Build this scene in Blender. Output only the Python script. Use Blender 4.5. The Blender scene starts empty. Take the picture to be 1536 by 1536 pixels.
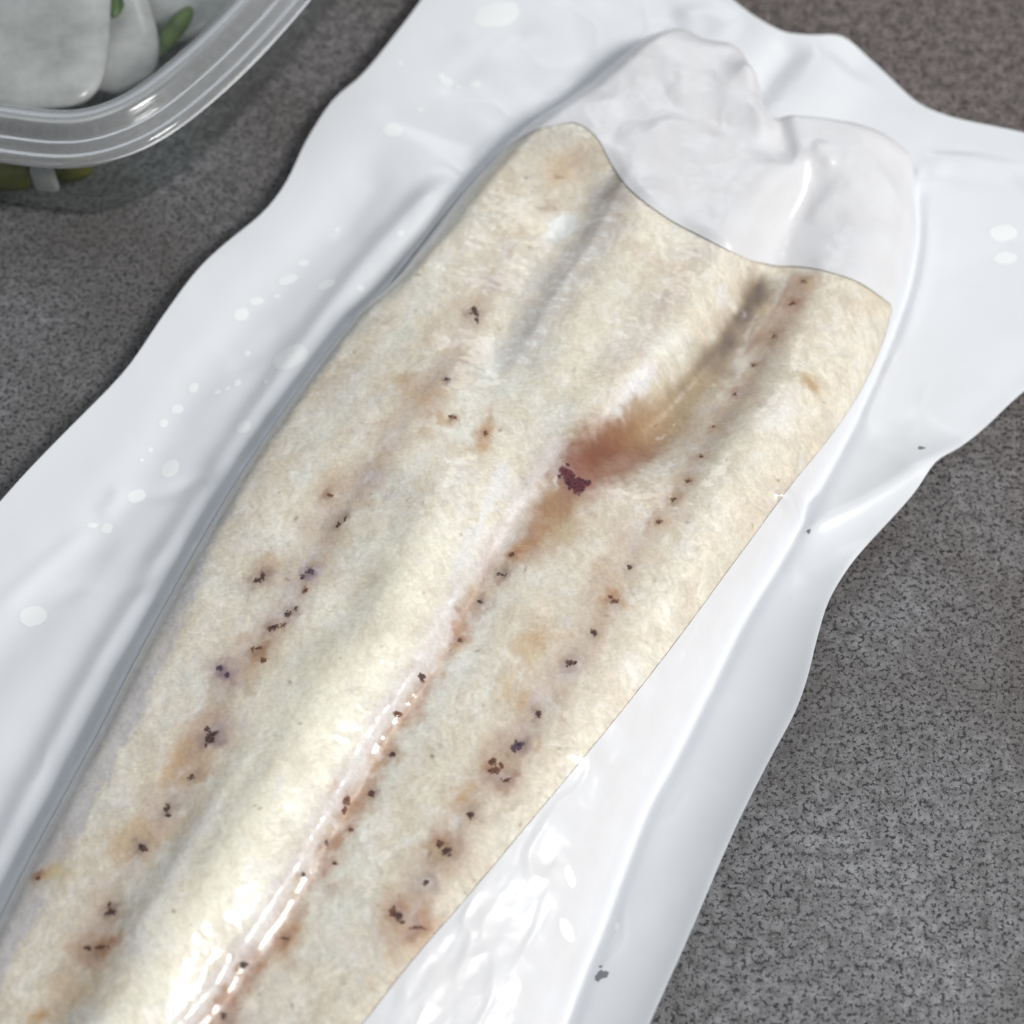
import bpy, math, random
import numpy as np
from mathutils import Vector, Matrix

# ------------------------------------------------------------------ camera, light, exposure
sc = bpy.context.scene
COL = sc.collection
MM = 0.001
TILT = math.radians(30.0)          # from straight down
DIST = 0.52                        # metres to the worktop at the picture centre
VIEW = 0.270                       # width seen at that distance
LENS = 36.0 * DIST / VIEW
CAM = np.array([0.0, -DIST * math.sin(TILT), DIST * math.cos(TILT)])
RIGHT = np.array([1.0, 0, 0])
UP = np.array([0, math.cos(TILT), math.sin(TILT)])
FWD = np.array([0, math.sin(TILT), -math.cos(TILT)])
cam_d = bpy.data.cameras.new("camera"); cam_d.lens = LENS; cam_d.sensor_width = 36
cam_d.clip_start = 0.01; cam_d.clip_end = 50
cam = bpy.data.objects.new("camera", cam_d); COL.objects.link(cam)
cam.location = CAM; cam.rotation_euler = (TILT, 0, 0)
cam_d.dof.use_dof = True; cam_d.dof.focus_distance = DIST - 0.035; cam_d.dof.aperture_fstop = 10.0
sc.camera = cam

world = bpy.data.worlds.new("World"); sc.world = world; world.use_nodes = True
bg = world.node_tree.nodes["Background"]
bg.inputs[1].default_value = 0.50
# a room: pale ceiling, darker towards the walls and floor
_nt = world.node_tree; _g = _nt.nodes.new("ShaderNodeTexCoord"); _s = _nt.nodes.new("ShaderNodeSeparateXYZ"); _r = _nt.nodes.new("ShaderNodeValToRGB")
_nt.links.new(_g.outputs["Generated"], _s.inputs[0]); _nt.links.new(_s.outputs["Z"], _r.inputs[0]); _nt.links.new(_r.outputs[0], bg.inputs[0])
_r.color_ramp.elements[0].position = 0.0; _r.color_ramp.elements[0].color = (0.20, 0.22, 0.25, 1)
_r.color_ramp.elements[1].position = 0.85; _r.color_ramp.elements[1].color = (0.88, 0.94, 1.0, 1)

def area(name, loc, target, sx, sy, power, color):
    l = bpy.data.lights.new(name, 'AREA'); l.shape = 'RECTANGLE'; l.size = sx; l.size_y = sy
    l.energy = power; l.color = color
    o = bpy.data.objects.new(name, l); COL.objects.link(o); o.location = loc
    o.rotation_euler = (Vector(target) - Vector(loc)).to_track_quat('-Z', 'Y').to_euler()
    return o
area("window_light", (0.78, -0.36, 0.92), (0, 0, 0), 0.30, 0.30, 12.8, (1.0, 0.985, 0.96))
area("far_window_light", (0.10, 1.60, 1.15), (0, 0, 0), 0.50, 0.40, 3.2, (0.96, 0.98, 1.0))

sc.view_settings.view_transform = 'Standard'; sc.view_settings.look = 'None'
sc.view_settings.exposure = 0.0; sc.view_settings.gamma = 1.0
sc.cycles.use_denoising = True
sc.cycles.max_bounces = 8; sc.cycles.diffuse_bounces = 3; sc.cycles.glossy_bounces = 3; sc.cycles.transparent_max_bounces = 12; sc.cycles.transmission_bounces = 8
sc.cycles.caustics_reflective = False

# ------------------------------------------------------------------ measuring: photograph pixel -> point in the place
def ray(px, py):
    k = VIEW / 1536.0 / DIST
    d = FWD + RIGHT * ((px - 768) * k) + UP * ((768 - py) * k)
    return d
def at(px, py, z=0.0):
    """point at height z (mm) on the sight line of a measured pixel, in mm"""
    d = ray(px, py)
    t = (z * MM - CAM[2]) / d[2]
    p = CAM + d * t
    return np.array([p[0] / MM, p[1] / MM])

def spline(pts, n=6, closed=False):
    P = np.array(pts, float); N = len(P); out = []
    rng = range(N) if closed else range(N - 1)
    for i in rng:
        if closed:
            a, b, c, d = P[(i - 1) % N], P[i], P[(i + 1) % N], P[(i + 2) % N]
        else:
            b, c = P[i], P[i + 1]
            a = P[i - 1] if i > 0 else 2 * b - c
            d = P[i + 2] if i + 2 < N else 2 * c - b
        for k in range(n):
            t = k / n
            out.append(0.5 * ((2 * b) + (-a + c) * t + (2 * a - 5 * b + 4 * c - d) * t * t + (-a + 3 * b - 3 * c + d) * t ** 3))
    if not closed: out.append(P[-1])
    return np.array(out)

def curve(px, z=0.0, n=5):
    return spline([at(p[0], p[1], p[2] if len(p) > 2 else z) for p in px], n)

# ------------------------------------------------------------------ noise (numpy)
rs = np.random.RandomState(7)
LAT = rs.rand(256, 256).astype(np.float32)
def vnoise(x, y):
    xi = np.floor(x).astype(np.int64); yi = np.floor(y).astype(np.int64)
    fx = (x - xi).astype(np.float32); fy = (y - yi).astype(np.float32)
    fx = fx * fx * fx * (fx * (fx * 6 - 15) + 10); fy = fy * fy * fy * (fy * (fy * 6 - 15) + 10)
    a = LAT[xi & 255, yi & 255]; b = LAT[(xi + 1) & 255, yi & 255]
    c = LAT[xi & 255, (yi + 1) & 255]; d = LAT[(xi + 1) & 255, (yi + 1) & 255]
    return (a * (1 - fx) + b * fx) * (1 - fy) + (c * (1 - fx) + d * fx) * fy
def fbm(x, y, scale, octv=4, seed=0, gain=0.5):
    """about -1..1; scale in mm"""
    s = np.zeros(np.broadcast(x, y).shape, np.float32); a = 1.0; tot = 0
    X = x / scale + seed * 17.31; Y = y / scale + seed * 9.73
    for o in range(octv):
        s += a * (vnoise(X, Y) * 2 - 1); tot += a
        X = X * 2.03 + 31.7; Y = Y * 2.03 + 11.3; a *= gain
    return s / tot * 1.6
def sstep(e0, e1, x):
    t = np.clip((x - e0) / (e1 - e0), 0, 1); return t * t * (3 - 2 * t)

# ------------------------------------------------------------------ measured outlines (photo pixels)
PL = [(-560,1460),(-300,1130),(-120,905),(0,772),(60,705),(130,632),(200,555),(255,478),(300,420),(345,375),(395,335),(432,285),(460,225),(500,165),(545,128),(590,75),(640,5),(690,-70),(760,-180)]
PT = [(860,-190),(960,-110),(1040,-50),(1090,5),(1130,40),(1170,60),(1215,65),(1260,62),(1300,80),(1340,115),(1380,150),(1440,178),(1536,205),(1650,250),(1760,300)]
PR = [(1760,400),(1650,500),(1536,588),(1480,640),(1440,672),(1405,690),(1370,738),(1310,795),(1275,840),(1245,895),(1225,960),(1210,1020),(1190,1075),(1150,1150),(1100,1250),(1040,1390),(1000,1480),(975,1536),(920,1660),(830,1850),(760,2000)]
FLp = [(-330,2000),(-200,1780),(-90,1570),(0,1395),(50,1295),(140,1130),(200,1012),(260,902),(340,762),(420,642),(500,534),(570,450),(640,360),(700,285),(770,215),(860,152),(930,97),(995,58)]
FTp = [(1020,62),(1060,92),(1108,110),(1132,150),(1156,204),(1230,214),(1310,226),(1362,246)]
FRp = [(1375,285),(1376,340),(1366,400),(1350,455),(1310,560),(1270,645),(1222,740),(1190,806),(1165,845),(1125,910),(1060,1040),(1005,1150),(962,1230),(905,1390),(880,1450),(848,1536),(770,1720),(660,1920),(600,2010)]
W1p = [(700,250),(780,205),(835,188),(865,186),(895,207),(922,255),(950,290),(1000,328),(1060,360),(1110,385),(1150,399),(1200,401),(1240,408),(1290,426),(1336,458)]
W2p = [(1338,466),(1325,512),(1295,580),(1250,650),(1195,718),(1165,758),(1090,860),(1000,982),(900,1108),(800,1228),(700,1348),(622,1438),(545,1536),(420,1690),(330,1800),(150,2010)]

fishL = curve(FLp, 2.0, 3); fishT = curve(FTp, 6.0, 4); fishR = curve(FRp, 6.0, 3)
packpoly = np.vstack([curve(PL, 3.0, 4), curve(PT, 4.0, 4), curve([(x, y, 8.0 if y < 680 else (11.5 if y < 760 else 15.5)) for x, y in PR], 4.0, 4)])
fishpoly = np.vstack([fishL, fishT, fishR])

# working grid, turned so that one axis runs along the pouch
A0 = at(250, 1536); A1 = at(1130, 150)
ax = (A1 - A0) / np.linalg.norm(A1 - A0); nx = np.array([ax[1], -ax[0]])   # along, across (to the right)
ORG = at(640, 850)
def touv(p): q = np.asarray(p) - ORG; return q @ nx, q @ ax
STEP = 0.42
pu, pv = touv(packpoly)
U = np.arange(pu.min() - 2, pu.max() + 2, STEP); V = np.arange(pv.min() - 2, pv.max() + 2, STEP)
UU, VV = np.meshgrid(U, V, indexing='ij')
GX = (ORG[0] + UU * nx[0] + VV * ax[0]).astype(np.float32); GY = (ORG[1] + UU * nx[1] + VV * ax[1]).astype(np.float32)

def polydist(poly, X, Y, closed=False):
    """distance, side (+ = right of travel), 0..1 position"""
    P = np.asarray(poly, np.float32); n = len(P); m = n if closed else n - 1
    best = np.full(X.shape, 1e12, np.float32); side = np.zeros(X.shape, np.float32); tt = np.zeros(X.shape, np.float32)
    L = np.linalg.norm(np.roll(P, -1, 0) - P, axis=1)[:m]; cum = np.concatenate([[0], np.cumsum(L)]); tot = cum[-1]
    for i in range(m):
        a = P[i]; b = P[(i + 1) % n]; d = b - a; l2 = float(d @ d)
        if l2 < 1e-9: continue
        rx = X - a[0]; ry = Y - a[1]
        t = np.clip((rx * d[0] + ry * d[1]) / l2, 0, 1)
        ex = rx - t * d[0]; ey = ry - t * d[1]; q = ex * ex + ey * ey
        w = q < best - 1e-6
        best = np.where(w, q, best)
        side = np.where(w, np.sign(rx * d[1] - ry * d[0]), side)
        tt = np.where(w, (cum[i] + t * L[i]) / tot, tt)
    return np.sqrt(best), side, tt
def near(pts, reach, X, Y, z=17.0, n=4):
    """polydist of a measured line, worked out only within reach (mm) of it; far away elsewhere"""
    c = curve(pts, z, n) if not isinstance(pts, np.ndarray) else pts
    u0 = (X[0, 0] - ORG[0]) * nx[0] + (Y[0, 0] - ORG[1]) * nx[1]; v0 = (X[0, 0] - ORG[0]) * ax[0] + (Y[0, 0] - ORG[1]) * ax[1]
    st = math.hypot(X[1, 0] - X[0, 0], Y[1, 0] - Y[0, 0]); cu, cv = touv(c)
    i0, i1 = int(max(0, (cu.min() - reach - u0) / st)), int(min(X.shape[0], (cu.max() + reach - u0) / st + 2))
    j0, j1 = int(max(0, (cv.min() - reach - v0) / st)), int(min(X.shape[1], (cv.max() + reach - v0) / st + 2))
    d = np.full(X.shape, 1e4, np.float32); s = np.zeros(X.shape, np.float32); t = np.zeros(X.shape, np.float32)
    if i1 > i0 and j1 > j0:
        sl = (slice(i0, i1), slice(j0, j1)); d[sl], s[sl], t[sl] = polydist(c, X[sl], Y[sl])
    return d, s, t
def inside(poly, X, Y):
    P = np.asarray(poly, np.float32); c = np.zeros(X.shape, bool); n = len(P)
    for i in range(n):
        x1, y1 = P[i]; x2, y2 = P[(i + 1) % n]
        if y1 == y2: continue
        w = ((y1 > Y) != (y2 > Y)) & (X < (x2 - x1) * (Y - y1) / (y2 - y1) + x1)
        c ^= w
    return c
def sdf(poly, X, Y):
    d, _, _ = polydist(poly, X, Y, True)
    return np.where(inside(poly, X, Y), -d, d)
def blur(A, s):
    r = max(1, int(3 * s)); k = np.exp(-0.5 * (np.arange(-r, r + 1) / s) ** 2); k /= k.sum()
    for axis in (0, 1):
        B = np.pad(A, [(r, r) if i == axis else (0, 0) for i in (0, 1)], mode='edge'); O = np.zeros_like(A)
        for i, w in enumerate(k):
            O += w * (B[i:i + A.shape[0], :] if axis == 0 else B[:, i:i + A.shape[1]])
        A = O
    return A

def up2(fn):
    a = fn(GX[::2, ::2], GY[::2, ::2])
    def one(A):
        r = np.empty((2 * A.shape[0], A.shape[1]), np.float32); r[::2] = A; r[1:-1:2] = .5 * (A[:-1] + A[1:]); r[-1] = A[-1]; return r
    return one(one(a).T).T[:GX.shape[0], :GX.shape[1]]
dpack = up2(lambda x, y: sdf(packpoly, x, y))                     # < 0 inside the pouch
fin = inside(fishpoly, GX, GY)
dL = up2(lambda x, y: polydist(fishL, x, y)[0]); dT = up2(lambda x, y: polydist(fishT, x, y)[0]); dR = up2(lambda x, y: polydist(fishR, x, y)[0])
dfish = np.minimum(np.minimum(dL, dT), dR)        # unsigned distance to the fish outline
dend = VV - V.min()                               # the far (unseen) tail end

# ------------------------------------------------------------------ pouch border relief
dE = np.maximum(-dpack, 0)
rightness = sstep(-12, 12, dL - dR)               # 0 left of the fish, 1 right of it
topness = sstep(4, -10, dT - np.minimum(dL, dR)) * sstep(40, 90, VV)
HB = 2.4 + 0 * GX
HB += (1 - rightness) * (3.0 * np.exp(-dE / 16) + 0.9 * fbm(GX, GY, 34, 2, 3) * np.exp(-dE / 22))
LIFT = 6.0 + 9.0 * sstep(60, 5, VV)
HB += rightness * (LIFT * np.exp(-dE / 17) - 1.3 * np.exp(-(dR / 2.6) ** 2) + 0.5 * fbm(GX, GY, 40, 2, 5)) * (1 - topness)
HB += topness * (0.4 + 1.3 * fbm(GX, GY, 30, 2, 8))
HB += 0.16 * fbm(GX, GY, 12, 2, 12)

def ridge(pts, amp, sig, z=3.0, sig2=None, taper=0.25, n=4):
    """a rounded fold along a measured line; sig on the left of travel, sig2 on the right"""
    d, s, t = near(pts, 3 * max(sig, sig2 or 0), GX, GY, z, n)
    sg = np.where(s > 0, sig2 if sig2 else sig, sig)
    w = sstep(0, taper, t) * sstep(0, taper, 1 - t) if taper else 1.0
    return amp * np.exp(-(d / sg) ** 2) * w
# the long channel beside the fish on the left, and folds that cross it
HB += ridge([(610,200),(545,262),(478,372),(390,470),(300,580),(232,690),(160,790),(60,905),(-30,1015),(-160,1200),(-300,1400)], -1.6, 7.5, sig2=7, taper=0.08)
HB += ridge([(690,262),(610,345),(540,425),(450,545),(375,655),(300,770),(225,895),(150,1020),(60,1190),(-30,1370),(-140,1580)], 3.6, 11.0, sig2=5.0, taper=0.06)
HB += ridge([(500,370),(540,320),(585,255)], -1.0, 5)
HB += ridge([(345,742),(300,728),(240,742),(180,735)], -0.9, 2.6)
HB += ridge([(182,728),(172,752),(148,780)], 0.9, 2.2)
HB += ridge([(150,782),(95,830),(40,880),(-20,935)], 0.8, 2.4)
HB += ridge([(275,865),(200,890),(120,880),(70,905)], -0.8, 3.0)
HB += ridge([(300,820),(210,850),(150,820)], 0.6, 5)
HB += ridge([(640,150),(700,110),(760,60),(820,40)], -0.8, 4)
HB += ridge([(560,160),(600,185),(690,215),(750,225)], -0.7, 4)
HB += ridge([(690,120),(720,60),(760,0),(800,-60)], 0.7, 7)
HB += ridge([(330,560),(370,545),(440,480)], -0.5, 4)
# top end: valley running out from the notch, humps to either side
HB += ridge([(1118,165),(1140,128),(1170,92),(1198,62)], -2.4, 5.0, z=5, taper=0.2)
HB += ridge([(1168,205),(1205,165),(1240,125),(1275,85)], 3.2, 8.5, z=5, sig2=9, taper=0.2)
HB += ridge([(1010,40),(1060,30),(1110,60)], 1.6, 6, z=5)
HB += ridge([(1372,232),(1415,236),(1470,245),(1560,262)], 1.2, 2.2, z=4, sig2=3.5)
HB += ridge([(1395,262),(1460,262),(1550,275)], -1.2, 3.5, z=4)
HB += ridge([(1400,420),(1450,400),(1536,370)], -0.6, 5, z=4)
# right: the sheet sinks into a crease that runs out from the fish, flat below it
crease = curve([(1150,850),(1172,832),(1215,808),(1300,768),(1385,716),(1440,676)], 2.5, 5)
dC, sC, tC = polydist(crease, GX, GY)
nearC = np.exp(-(dC / 42) ** 2) * rightness
HB += sstep(0, .25, tC) * sstep(1.02, .7, tC) * rightness * np.where(sC < 0, 4.6 * np.exp(-(dC / 15) ** 1.2), 4.6 * np.exp(-(dC / 4.5)))
HB += ridge([(1345,520),(1310,600),(1290,650)], 0.8, 1.2, z=3)
HB += ridge([(1395,560),(1375,620),(1360,680)], 0.35, 1.2, z=3)
HB += ridge([(1000,1290),(960,1390),(920,1500),(880,1600)], 0.5, 7, z=3)
HB += ridge([(1392,300),(1390,380),(1372,460),(1345,530)], 0.8, 1.5, z=4)
# film draws up where it meets the fish
draw = np.exp(-dfish / 2.6)
wr = fbm(VV * 1.0, UU * 0.25, 9, 2, 21)
HB += draw * (0.5 + 0.9 * wr) * (1 - 0.5 * rightness) * (1 - .8 * topness)
HB += 1.2 * (1 - rightness)
HB -= 1.6 * np.exp(-(dL / 1.6) ** 2) * (1 - rightness) + 2.2 * np.exp(-(dT / 1.8) ** 2) + 1.2 * np.exp(-(dR / 2.0) ** 2)
HB = np.maximum(HB, 0.9)
HB = blur(HB, 1.3)

# ------------------------------------------------------------------ fish relief
def prof(d, w, p=2.0):
    x = np.clip(d / w, 0, 1); return (1 - (1 - x) ** p) ** (1 / p)
hm = 23.0 - 1.0 * sstep(40, 110, VV)
HF = hm * (0.62 * (prof(dL, 9.0, 2.0) * (1 - sstep(50, 72, VV)) + prof(dL, 12.0, 1.35) * sstep(50, 72, VV)) + 0.38 * prof(dL, 52.0, 1.7)) * (0.72 * prof(dR, 27.0, 2.1) + 0.28 * prof(dR, 60.0, 1.8)) * (0.45 + 0.55 * prof(dT, 9.0, 2.2)) * prof(dend, 30)
SEAM = [(120,1800),(200,1665),(292,1536),(345,1462),(402,1388),(455,1300),(500,1218),(540,1150),(578,1088),(640,998),(690,895),(735,815),(790,745),(838,690)]
seam = curve(SEAM, 19.0)
dS, sS, tS = near(seam, 45, GX, GY)
sd = sS * dS + 0.9 * fbm(GX, GY, 9, 3, 97) * np.exp(-dS / 6); sd = np.where(sS == 0, dS, sd); sS = np.where(sS == 0, -1, np.sign(sd)); dS = np.abs(sd)
fS = sstep(1.0, 0.80, tS)

HF += np.where(sS > 0, -3.0 * (1 - np.exp(-(dS / 2.2) ** 1.5)) * np.exp(-(dS / 14) ** 2), 0) * fS
HF += np.where(sS < 0, 5.6 * np.exp(-((dS - 13) / 10) ** 2), 5.6 * math.exp(-(13 / 10) ** 2) * np.exp(-(dS / 4) ** 2)) * fS
HF += np.where(sS > 0, -0.7 * np.exp(-((dS - 3.0) / 2.0) ** 2), 0) * fS

HF += ridge([(420,1700),(560,1500),(640,1390),(740,1260),(840,1120),(930,990),(1010,870),(1100,740),(1180,610),(1250,480)], 2.6, 11, z=18, taper=.1)
HF += ridge([(150,1520),(250,1340),(340,1180),(430,1020),(520,860),(600,740),(690,560),(780,420),(850,300)], 1.8, 10, z=18, taper=.1)
VLp = [(955,262),(930,300),(885,385),(830,470),(785,545),(752,610),(728,660)]
vl = curve(VLp, 15.0); dV, sV, tV = near(vl, 60, GX, GY); fV = sstep(1.0, .7, tV) * sstep(0, .12, tV)
HF += np.where(sV > 0, -5.5 * (1 - np.exp(-(dV / 8) ** 1.3)) * np.exp(-(dV / 22) ** 2), 1.2 * np.exp(-((dV - 9) / 8) ** 2)) * fV
VRp = [(1240,250),(1200,320),(1152,402),(1118,470),(1070,548),(1010,612),(955,668),(900,715),(855,760)]
vr = curve(VRp, 14.0); dG, sG, tG = near(vr, 40, GX, GY); fG = sstep(1.0, .75, tG) * sstep(0, .2, tG)
HF += -9.0 * np.exp(-(dG / np.where(sG > 0, 5.5, 15)) ** 2) * fG
HF += np.where(sG > 0, 2.0 * np.exp(-((dG - 13) / 8) ** 2), 0) * fG
HF += ridge([(980,300),(930,420),(870,520),(800,640)], 0.8, 6, z=14)
LATL = [(90,1490),(130,1420),(215,1270),(310,1105),(380,980),(440,900),(500,790),(555,715),(640,600),(715,470),(760,370)]
LATR = [(560,1450),(600,1380),(665,1275),(745,1150),(775,1118),(810,1065),(855,995),(915,895),(960,810),(1050,690),(1110,590),(1180,470),(1220,405)]
for c in (LATL, LATR):
    HF += ridge(c, -0.22, 3.0, z=18, taper=.08)
HF += ridge([(180,1470),(260,1340),(340,1200),(420,1080)], 0.55, 3.0, z=20)
HF += ridge([(110,1500),(240,1290),(330,1130)], -0.35, 4, z=19)
# the covered tail end: pleats drawn in by the vacuum
HF += ridge([(1140,140),(1154,190),(1166,235),(1175,290)], -4.2, 2.6, z=12, sig2=6.5)
HF += ridge([(1105,120),(1126,160),(1138,210),(1146,260)], 3.0, 3.6, z=12)
HF += ridge([(1230,262),(1205,300),(1160,350),(1140,395)], -3.2, 4.4, z=13, sig2=3)
HF += ridge([(1290,290),(1245,315),(1200,345)], 0.9, 3.5, z=13)
HF += ridge([(1040,130),(1062,190),(1040,260)], -0.9, 5, z=14)
HF += ridge([(960,250),(1000,215),(1060,235),(1100,262)], 0.8, 3.2, z=14)
HF += ridge([(1230,240),(1225,262),(1250,275)], 1.1, 2.6, z=13)
HF += ridge([(1310,330),(1345,400),(1320,460)], 0.8, 7, z=13)
# the covered flank on the right
fl = sstep(34, 8, dR)
HF += fl * (0.30 * fbm(GX, GY, 13, 3, 31) + 0.12 * fbm(UU * .35, VV, 5, 2, 33)) * sstep(0, 5, dR)
HF += ridge([(1150,770),(1185,768),(1200,792),(1186,830)], 3.4, 2.4, z=9)
HF += ridge([(1195,725),(1218,750),(1218,795)], -2.6, 2.4, z=8)
HF += ridge([(1150,800),(1168,820),(1160,860)], -2.0, 2.4, z=7)
HF += ridge([(1215,735),(1205,780),(1175,835)], -1.2, 2.6, z=5)
# general unevenness
HF += (0.75 * fbm(GX, GY, 26, 2, 2) + 0.12 * fbm(GX, GY, 6.0, 3, 4)) * sstep(0, 9, dfish)
HF = np.where(fin, np.maximum(HF, 0), 0)
HS = np.maximum(HB, np.where(fin, HF + 0.9, 0))
# smooth joint: slightly softer film than flesh
H = np.where(fin, np.maximum(HB * np.exp(-dfish / 3.0), HF + 0.9), HB)
H = np.maximum(blur(H, 1.6), 0.7)
brg = fin * sstep(7, 14, dfish)
HFILM = blur(H + brg * np.maximum(blur(H, 5.0) - H, 0), 1.0) + 0.33
def creased(x, y, sc, seed): return np.clip(1 - np.abs(fbm(x, y, sc, 2, seed)) * 1.6, 0, 1)
FNOISE = (0.07 * fbm(GX, GY, 4.5, 3, 15, .6) + 0.05 * fbm(UU * .5, VV, 2.6, 2, 16)) * sstep(0, 3, dfish) * fin

def bil(A, x, y):
    q = (np.stack([x, y], -1) - ORG); u = (q @ nx - U[0]) / STEP; v = (q @ ax - V[0]) / STEP
    u = np.clip(u, 0, A.shape[0] - 1.001); v = np.clip(v, 0, A.shape[1] - 1.001)
    i = u.astype(int); j = v.astype(int); fu = u - i; fv = v - j
    return (A[i, j] * (1 - fu) + A[i + 1, j] * fu) * (1 - fv) + (A[i, j + 1] * (1 - fu) + A[i + 1, j + 1] * fu) * fv
def surf(px, py, A=None):
    """where the sight line of a measured pixel meets the relief (mm)"""
    A = H if A is None else A
    z = 26.0
    for k in range(200):
        p = at(px, py, z); h = float(bil(A, np.array([p[0]]), np.array([p[1]]))[0])
        if h >= z: break
        z -= max(0.05, (z - h) * 0.5)
    return np.array([p[0], p[1], z])

# ------------------------------------------------------------------ mesh helpers
def mesh_obj(name, verts, faces, mat, parent=None, smooth=True):
    me = bpy.data.meshes.new(name)
    if isinstance(faces, np.ndarray) and faces.ndim == 2 and len(verts) > 2000:
        n, k = faces.shape
        me.vertices.add(len(verts)); me.vertices.foreach_set("co", np.asarray(verts, np.float32).ravel())
        me.loops.add(n * k); me.loops.foreach_set("vertex_index", faces.astype(np.int32).ravel())
        me.polygons.add(n); me.polygons.foreach_set("loop_start", np.arange(0, n * k, k, dtype=np.int32))
        me.update(calc_edges=True); me.validate()
    else:
        me.from_pydata([tuple(v) for v in verts], [], [tuple(int(i) for i in f) for f in faces])
    if smooth: me.polygons.foreach_set("use_smooth", np.ones(len(me.polygons), bool))
    me.materials.append(mat); me.update()
    o = bpy.data.objects.new(name, me); COL.objects.link(o)
    if parent: o.parent = parent
    return o
def thing(name, label, cat, group=None):
    o = bpy.data.objects.new(name, None); COL.objects.link(o); o["label"] = label; o["category"] = cat
    o.empty_display_size = 0.01
    if group: o["group"] = group
    return o

def sheet(X, Y, Z, f):
    """the part of a grid where f < 0, cut cleanly along f = 0 (mm -> m), quads + clipped cells"""
    nu, nv = X.shape; ins = f < 0
    co = np.stack([X, Y, Z], -1).reshape(-1, 3)
    idx = np.arange(nu * nv).reshape(nu, nv)
    c = ins[:-1, :-1].astype(int) + ins[1:, :-1] + ins[1:, 1:] + ins[:-1, 1:]
    full = np.argwhere(c == 4); mix = np.argwhere((c > 0) & (c < 4))
    i, j = full[:, 0], full[:, 1]
    quads = np.stack([idx[i, j], idx[i + 1, j], idx[i + 1, j + 1], idx[i, j + 1]], 1)
    extra = []; cache = {}; tris = []; ff = f.reshape(-1)
    base = nu * nv
    for (i, j) in mix:
        ring = [idx[i, j], idx[i + 1, j], idx[i + 1, j + 1], idx[i, j + 1]]; poly = []
        for k in range(4):
            a, b = ring[k], ring[(k + 1) % 4]; fa, fb = ff[a], ff[b]
            if fa < 0: poly.append(a)
            if (fa < 0) != (fb < 0):
                key = (min(a, b), max(a, b))
                if key not in cache:
                    t = fa / (fa - fb); cache[key] = base + len(extra); extra.append(co[a] + (co[b] - co[a]) * t)
                poly.append(cache[key])
        for k in range(1, len(poly) - 1): tris.append((poly[0], poly[k], poly[k + 1]))
    allco = np.vstack([co, np.array(extra).reshape(-1, 3)])
    q3 = np.vstack([quads[:, [0, 1, 2]], quads[:, [0, 2, 3]], np.array(tris, int).reshape(-1, 3)])
    used = np.unique(q3); remap = np.full(len(allco), -1); remap[used] = np.arange(len(used))
    return allco[used] * MM, remap[q3], used

# ------------------------------------------------------------------ materials
def mat(name):
    m = bpy.data.materials.new(name); m.use_nodes = True; nt = m.node_tree
    return m, nt, nt.nodes["Principled BSDF"]
def node(nt, typ, **kw):
    n = nt.nodes.new(typ)
    for k, v in kw.items():
        if k in ("operation", "blend_type", "data_type", "feature", "attribute_name", "noise_dimensions", "interpolation", "distance", "musgrave_type"): setattr(n, k, v)
        else: n.inputs[k].default_value = v
    return n
def link(nt, a, b): nt.links.new(a, b)
def ramp(nt, fac, stops):
    r = nt.nodes.new("ShaderNodeValToRGB"); link(nt, fac, r.inputs[0]); e = r.color_ramp.elements
    while len(e) < len(stops): e.new(0.5)
    for k, (p, c) in enumerate(stops):
        e[k].position = p; e[k].color = (c, c, c, 1) if not isinstance(c, tuple) else (*c, 1)
    return r
def mixc(nt, fac, a, b, mode='MIX'):
    m = nt.nodes.new("ShaderNodeMix"); m.data_type = 'RGBA'; m.blend_type = mode
    for s, v in ((m.inputs[0], fac), (m.inputs[6], a), (m.inputs[7], b)):
        if isinstance(v, (int, float)): s.default_value = v
        elif isinstance(v, tuple): s.default_value = (*v, 1)
        else: link(nt, v, s)
    return m.outputs[2]
def bump(nt, height, strength, dist, prev=None):
    b = node(nt, "ShaderNodeBump", Strength=strength, Distance=dist); link(nt, height, b.inputs["Height"])
    if prev: link(nt, prev, b.inputs["Normal"])
    return b.outputs[0]

# worktop: speckled grey stone-look board
MT, nt, P = mat("speckled_stone")
tc = nt.nodes.new("ShaderNodeTexCoord").outputs["Object"]
def nz(scale, detail=3, rough=.55, dist=0.0):
    n = node(nt, "ShaderNodeTexNoise", Scale=scale, Detail=detail, Roughness=rough, Distortion=dist); link(nt, tc, n.inputs["Vector"]); return n.outputs["Fac"]
big = nz(9, 3); mid = nz(60, 4, .6); fine = nz(880, 4, .68, 0.15); grit = nz(1700, 2, .5); soft = nz(300, 3, .6)
spk = ramp(nt, fine, [(0.42, 0.0), (0.49, 1.0)]).outputs[0]
dens = ramp(nt, mid, [(0.35, 0.85), (0.60, 1.0)]).outputs[0]
base = mixc(nt, ramp(nt, soft, [(0.3, 0.0), (0.7, 1.0)]).outputs[0], (0.10, 0.098, 0.103), (0.32, 0.318, 0.33))
base = mixc(nt, ramp(nt, big, [(0.42, 0.0), (0.62, 0.75)]).outputs[0], base, (0.105, 0.096, 0.090))
dark = mixc(nt, spk, (0.022, 0.022, 0.025), base)
c1 = mixc(nt, dens, base, dark)
c1 = mixc(nt, ramp(nt, grit, [(0.60, 0.0), (0.74, 0.55)]).outputs[0], c1, (0.42, 0.415, 0.41))
pit = nz(95, 2, .5, .6); pm = ramp(nt, pit, [(0.22, 1.0), (0.275, 0.0)]).outputs[0]
c1 = mixc(nt, pm, c1, (0.022, 0.022, 0.024))
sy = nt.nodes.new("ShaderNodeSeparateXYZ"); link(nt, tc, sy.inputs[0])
yy = node(nt, "ShaderNodeMath", operation='MULTIPLY_ADD'); link(nt, sy.outputs["Y"], yy.inputs[0]); yy.inputs[1].default_value = 2.6
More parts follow.
